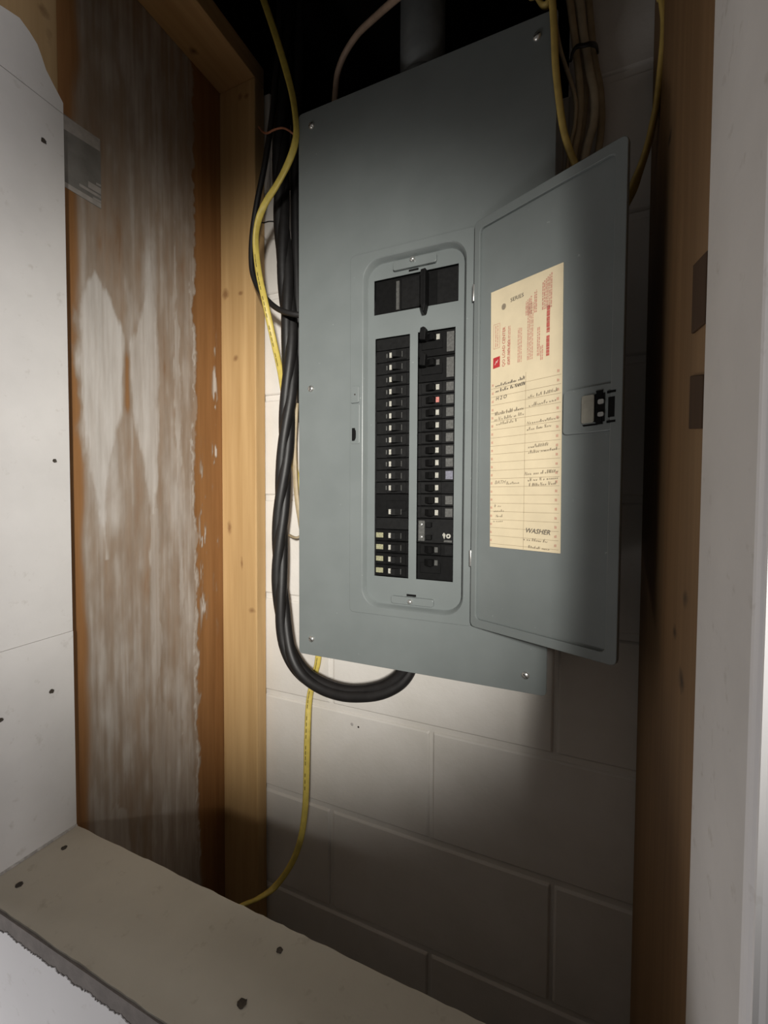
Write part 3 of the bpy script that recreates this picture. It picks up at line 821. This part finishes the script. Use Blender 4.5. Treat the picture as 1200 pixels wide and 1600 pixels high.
# ================================================================== cables
YELLOW = [(-0.5397, 0.0, 0.9266), (-0.5202, 0.0, 0.8742), (-0.4928, 0.0, 0.7979), (-0.4727, 0.0, 0.7363), (-0.4595, 0.0, 0.6888), (-0.4516, -0.002, 0.6472), (-0.4489, -0.004, 0.6182), (-0.4541, -0.006, 0.5918), (-0.4672, -0.008, 0.5655), (-0.486, -0.01, 0.5394), (-0.5081, -0.01, 0.5181), (-0.5253, -0.008, 0.496), (-0.5359, -0.004, 0.4728), (-0.5394, 0.0, 0.4475), (-0.5349, 0.003, 0.4024), (-0.5232, 0.006, 0.3501), (-0.5187, 0.022, 0.2917), (-0.5212, 0.044, 0.2452), (-0.5243, 0.058, 0.2126), (-0.525, 0.073, 0.1599), (-0.5143, 0.077, 0.0719), (-0.4844, 0.077, -0.0288), (-0.4594, 0.077, -0.1526), (-0.4529, 0.076, -0.2519), (-0.4539, 0.073, -0.3138), (-0.4635, 0.072, -0.3529), (-0.4712, 0.068, -0.397), (-0.4669, 0.055, -0.4594), (-0.4651, 0.05, -0.5189), (-0.4647, 0.045, -0.5908), (-0.4681, 0.035, -0.6474), (-0.4793, 0.02, -0.6895), (-0.5009, 0.0, -0.7242), (-0.5132, -0.03, -0.7253), (-0.5205, -0.06, -0.7138), (-0.5242, -0.09, -0.7024)]
THINBLACK = [(-0.5101, 0.03, 0.8328), (-0.519, 0.03, 0.7571), (-0.5263, 0.028, 0.6897), (-0.5395, 0.024, 0.6106), (-0.5543, 0.02, 0.5426), (-0.5651, 0.02, 0.4868), (-0.5678, 0.021, 0.4408), (-0.5619, 0.021, 0.4101), (-0.5418, 0.02, 0.3765), (-0.5111, 0.018, 0.3471), (-0.4828, 0.018, 0.3321), (-0.4539, 0.026, 0.3259), (-0.426, 0.035, 0.3237)]
SERVICE = [(-0.5104, 0.05, 0.9886), (-0.5136, 0.05, 0.8643), (-0.5183, 0.05, 0.7505), (-0.5216, 0.05, 0.6347), (-0.5189, 0.048, 0.5385), (-0.5118, 0.046, 0.4531), (-0.5032, 0.044, 0.3678), (-0.4961, 0.042, 0.2833), (-0.497, 0.041, 0.212), (-0.5023, 0.04, 0.1407), (-0.5068, 0.038, 0.0566), (-0.5114, 0.036, -0.016), (-0.5146, 0.034, -0.1011), (-0.5126, 0.033, -0.1741), (-0.5032, 0.032, -0.2524), (-0.485, 0.031, -0.3008), (-0.4544, 0.03, -0.3305), (-0.4076, 0.03, -0.3459), (-0.3566, 0.03, -0.3469), (-0.3079, 0.032, -0.334), (-0.2764, 0.036, -0.3154), (-0.2594, 0.04, -0.2942), (-0.2538, 0.043, -0.2703), (-0.2537, 0.045, -0.2403)]
BLACK2 = [(-0.4939, 0.071, 1.0035), (-0.4955, 0.071, 0.8767), (-0.5, 0.071, 0.7612), (-0.5031, 0.071, 0.6437), (-0.5033, 0.071, 0.5481), (-0.5019, 0.071, 0.4635), (-0.4991, 0.071, 0.3781), (-0.4963, 0.071, 0.2925), (-0.4919, 0.071, 0.2186), (-0.4861, 0.071, 0.1445)]
BLACK3 = [(-0.523, 0.073, 1.0193), (-0.5263, 0.073, 0.8793), (-0.5325, 0.073, 0.7624), (-0.5403, 0.073, 0.6805), (-0.5467, 0.073, 0.597), (-0.5454, 0.073, 0.5231), (-0.538, 0.073, 0.4352), (-0.5305, 0.073, 0.3721), (-0.5277, 0.073, 0.2973)]
COPPER = [(-0.5657, 0.04, 0.7026), (-0.5422, 0.024, 0.6736), (-0.5272, 0.018, 0.662), (-0.5113, 0.016, 0.661), (-0.4937, 0.015, 0.6578), (-0.4799, 0.015, 0.65), (-0.4697, 0.016, 0.6408), (-0.4645, 0.024, 0.6396)]
BEIGEL = [(-0.4932, 0.058, 0.1793), (-0.4992, 0.06, 0.1069), (-0.4985, 0.061, 0.0456), (-0.4948, 0.062, -0.0038), (-0.4867, 0.063, -0.0531), (-0.4757, 0.064, -0.1146)]
PINK = [(-0.4065, 0.05, 0.6888), (-0.401, 0.045, 0.7157), (-0.3931, 0.04, 0.7389), (-0.3725, 0.03, 0.754), (-0.3404, 0.015, 0.7582), (-0.3045, 0.0, 0.7527), (-0.2739, -0.02, 0.737), (-0.2267, -0.05, 0.7127)]
YR1 = [(-0.0461, -0.01, 0.6971), (-0.0415, -0.009, 0.6556), (-0.0384, -0.009, 0.6136), (-0.0362, -0.008, 0.5729), (-0.0318, -0.004, 0.5336), (-0.0258, 0.003, 0.4957), (-0.0175, 0.009, 0.4682), (-0.0093, 0.013, 0.4475), (0.0032, 0.016, 0.4123), (0.0119, 0.02, 0.3703)]
YLOOP = [(-0.0804, 0.02, 0.7364), (-0.064, 0.015, 0.6947), (-0.055, 0.01, 0.6738), (-0.0482, 0.008, 0.6706), (-0.0436, 0.008, 0.6836), (-0.0425, 0.01, 0.7085)]
THINR = [(-0.0476, 0.03, 0.7577), (-0.0394, 0.03, 0.6681), (-0.0329, 0.03, 0.6267), (-0.0233, 0.03, 0.5928), (-0.0146, 0.03, 0.5622), (-0.011, 0.03, 0.5412), (-0.0121, 0.03, 0.5159), (-0.0159, 0.03, 0.4973), (-0.0195, 0.03, 0.4707), (-0.0222, 0.03, 0.4367)]
BG1 = [(-0.0272, 0.04, 0.7589), (-0.0192, 0.04, 0.6778), (-0.0145, 0.045, 0.6461), (-0.0116, 0.045, 0.6188), (-0.0078, 0.042, 0.5887), (-0.0055, 0.04, 0.5516), (-0.0073, 0.04, 0.5176), (-0.0125, 0.04, 0.486), (-0.0177, 0.042, 0.452)]
BG2 = [(-0.0195, 0.06, 0.777), (-0.0113, 0.06, 0.6941), (-0.0073, 0.062, 0.659), (-0.0043, 0.062, 0.6312), (-0.0004, 0.06, 0.6014), (0.0002, 0.059, 0.5649), (-0.0024, 0.058, 0.5296), (-0.0077, 0.058, 0.4955), (-0.0129, 0.058, 0.4566)]
BG3 = [(-0.0149, 0.045, 0.7585), (-0.0069, 0.045, 0.6775), (-0.0022, 0.05, 0.6457), (0.0015, 0.05, 0.6235), (0.006, 0.046, 0.5914), (0.0122, 0.044, 0.5573), (0.0121, 0.044, 0.5229), (0.0061, 0.044, 0.4988), (0.0017, 0.044, 0.4758), (-0.0009, 0.044, 0.4398)]
BG4 = [(-0.001, 0.065, 0.7737), (0.0078, 0.065, 0.6557), (0.0126, 0.066, 0.6194), (0.0199, 0.068, 0.583), (0.0223, 0.068, 0.5468), (0.0212, 0.066, 0.5146), (0.0183, 0.064, 0.4874), (0.0175, 0.064, 0.4475)]
TIER = [(-0.0186, 0.03, 0.6039), (-0.0163, 0.028, 0.6123), (-0.0115, 0.026, 0.6162), (-0.0027, 0.025, 0.6135), (0.0052, 0.028, 0.6148), (0.0126, 0.045, 0.6257), (0.0154, 0.06, 0.6305)]
YRIGHT = [(0.0842, -0.0, 0.6547), (0.0879, 0.0, 0.608), (0.0904, 0.0, 0.5843), (0.0897, 0.0, 0.5544), (0.0865, 0.005, 0.5221), (0.0819, 0.01, 0.4892), (0.0756, 0.015, 0.4557), (0.0703, 0.02, 0.437), (0.0647, 0.025, 0.4217), (0.0582, 0.03, 0.4062), (0.0474, 0.04, 0.39)]
TIEL = [(-0.5583, 0.03, 0.5178), (-0.5431, 0.026, 0.5107), (-0.5313, 0.026, 0.5101), (-0.5227, 0.03, 0.5103)]
STRAP = [(-0.5158, 0.066, -0.0743), (-0.501, 0.058, -0.0768), (-0.4922, 0.056, -0.0775), (-0.4876, 0.06, -0.0752)]
# every cable that leaves through the top goes on up to the ceiling boards
for path in (YELLOW, THINBLACK, SERVICE, BLACK2, BLACK3, YR1, YLOOP, THINR, BG1, BG2, BG3, BG4, YRIGHT):
    if path[0][2] < .985: path.insert(0, (path[0][0] + (path[0][0] - path[1][0])*.4, path[0][1], .999))
YLOOP.append((YLOOP[-1][0] + .004, YLOOP[-1][1], .999))
_e = [2*a - b for a, b in zip(PINK[-1], PINK[-2])]
PINK += [tuple(_e), (_e[0] + .06, _e[1] - .02, .93), (_e[0] + .075, _e[1] - .02, .999)]

def interp_dirs(n_out, keys):
    """keys: (fraction, (x, y, z))"""
    f = np.linspace(0, 1, n_out); k = np.array([a for a, _ in keys]); v = np.array([b for _, b in keys], float)
    return np.stack([np.interp(f, k, v[:, i]) for i in range(3)], -1)
def cable(name, pts, prof, mat, label, group=None, keys=None, n=6, cat='cable'):
    p = spline(pts, n)
    mb = MB(); sweep(mb, p, prof, interp_dirs(len(p), keys) if keys else None)
    return tag(mb.build(name, mat, smooth=True), label, cat, group), p
y1, p = cable('yellow_cable', YELLOW, stad(.0118, .0056), 'yellow', 'flat yellow cable twisting down past the panel\'s left edge and out below it',
      keys=[(0, (1, .2, 0)), (.10, (1, .4, 0)), (.16, (.3, 1, 0)), (.19, (.3, 1, 0)), (.26, (1, .1, .3)), (.31, (1, .1, .6)), (.36, (.4, 1, .3)), (.42, (.7, .7, 0)), (.5, (.8, .4, 0)), (1, (.8, .5, 0))])
# printed legend along the sheath
mb = MB(); tt = np.gradient(p, axis=0); tt /= np.linalg.norm(tt, axis=1)[:, None]
for i in list(range(86, 108)) + list(range(150, 178)):
    if i % 5 == 4: continue
    c = p[i]; fwd = np.array((0, -1.0, 0)) - tt[i]*(-tt[i][1]); fwd /= np.linalg.norm(fwd); sd = np.cross(tt[i], fwd)
    a = c + fwd*.0046; L = tt[i]*.0035; W_ = sd*.0007
    mb.add([a - L - W_, a + L - W_, a + L + W_, a - L + W_], [(0, 1, 2, 3)])
mb.build('printed_legend', 'print', y1)['kind'] = 'stuff'
cable('black_cable', THINBLACK, circ(.0052), 'sheath', 'thin black cable looping over the pine stud into the panel\'s side')
cable('black_cable', BLACK2, circ(.0095), 'sheath', 'thick black cable running straight down beside the panel edge')
cable('black_cable', BLACK3, circ(.0072), 'sheath', 'slender black cable half hidden behind the twisted service cable')
# twisted three-conductor service cable
sv = thing('service_cable', SERVICE[15], 'thick twisted black service cable curving under the panel', 'cable')
p = spline(SERVICE, 8); T = np.gradient(p, axis=0); ds = np.linalg.norm(T, axis=1); T /= ds[:, None]; arc = np.cumsum(ds)
for k in range(3):
    q = []
    for i in range(len(p)):
        a = np.array((1.0, 0.3, 0.0)); w = a - T[i]*(a @ T[i]); w /= np.linalg.norm(w); h = np.cross(T[i], w)
        th = arc[i]*2*math.pi/.34 + 2*math.pi*k/3
        q.append(p[i] + .0056*(w*math.cos(th) + h*math.sin(th)))
    mb = MB(); sweep(mb, np.array(q), circ(.0102, 14)); mb.build('conductor', 'sheath', sv, smooth=True)
cable('copper_wire', COPPER, circ(.0018, 8), 'copper', 'thin copper wire crossing the black cables near the stud', cat='wire')
cable('wire_tie', TIEL, circ(.0012, 7), 'sheath', 'short thin black wire crossing behind the twisted yellow cable', cat='wire')
cable('beige_cable', BEIGEL, stad(.010, .006), 'tan', 'tan cable half hidden between the black bundle and panel side')
cable('cable_strap', STRAP, stad(.006, .003), 'tan', 'small tan cable strap on the wall beside the black bundle', cat='strap')
cable('tan_cable', PINK, circ(.0050), 'pinktan', 'pinkish tan cable arching out of the dark above the panel')
cable('yellow_cable', YR1, stad(.0095, .0060), 'yellowold', 'yellow cable hanging at the panel\'s upper right corner', keys=[(0, (1, .3, 0)), (1, (1, .3, .2))])
cable('yellow_cable', YLOOP, stad(.0110, .0060), 'yellowold', 'short yellow cable loop at the very top beside the panel corner', keys=[(0, (.4, 1, 0)), (1, (.4, 1, 0))])
cable('tan_cable', THINR, circ(.0028, 8), 'tan', 'thinnest tan cable in the strapped bundle right of the panel', 'cables strapped right of the panel')
cable('beige_cable', BG1, stad(.0100, .0065), 'tan', 'leftmost thick beige cable of the strapped bundle', 'cables strapped right of the panel', keys=[(0, (1, .5, 0)), (1, (1, .5, 0))])
cable('beige_cable', BG2, stad(.0095, .0065), 'tan', 'middle beige cable of the strapped bundle', 'cables strapped right of the panel', keys=[(0, (1, .9, 0)), (1, (1, .9, 0))])
cable('beige_cable', BG3, stad(.0115, .0070), 'beige', 'front pale beige cable bowing right below the black strap', 'cables strapped right of the panel', keys=[(0, (1, .3, 0)), (1, (1, .3, 0))])
cable('beige_cable', BG4, stad(.0100, .0060), 'tan', 'rearmost cable of the strapped bundle, lying on the block wall', 'cables strapped right of the panel', keys=[(0, (1, .3, 0)), (1, (1, .3, 0))])
cable('cable_strap', TIER, stad(.0075, .0030), 'sheath', 'black strap holding the cable bundle right of the panel', cat='strap', keys=[(0, (0, .3, 1)), (1, (0, .3, 1))])
cable('yellow_cable', YRIGHT, stad(.0165, .0060), 'yellowold', 'flat yellow cable hanging in front of the right stud', keys=[(0, (1, .2, 0)), (.35, (1, .4, 0)), (.55, (.3, 1, .2)), (.75, (.4, 1, .3)), (1, (1, .3, .5))])
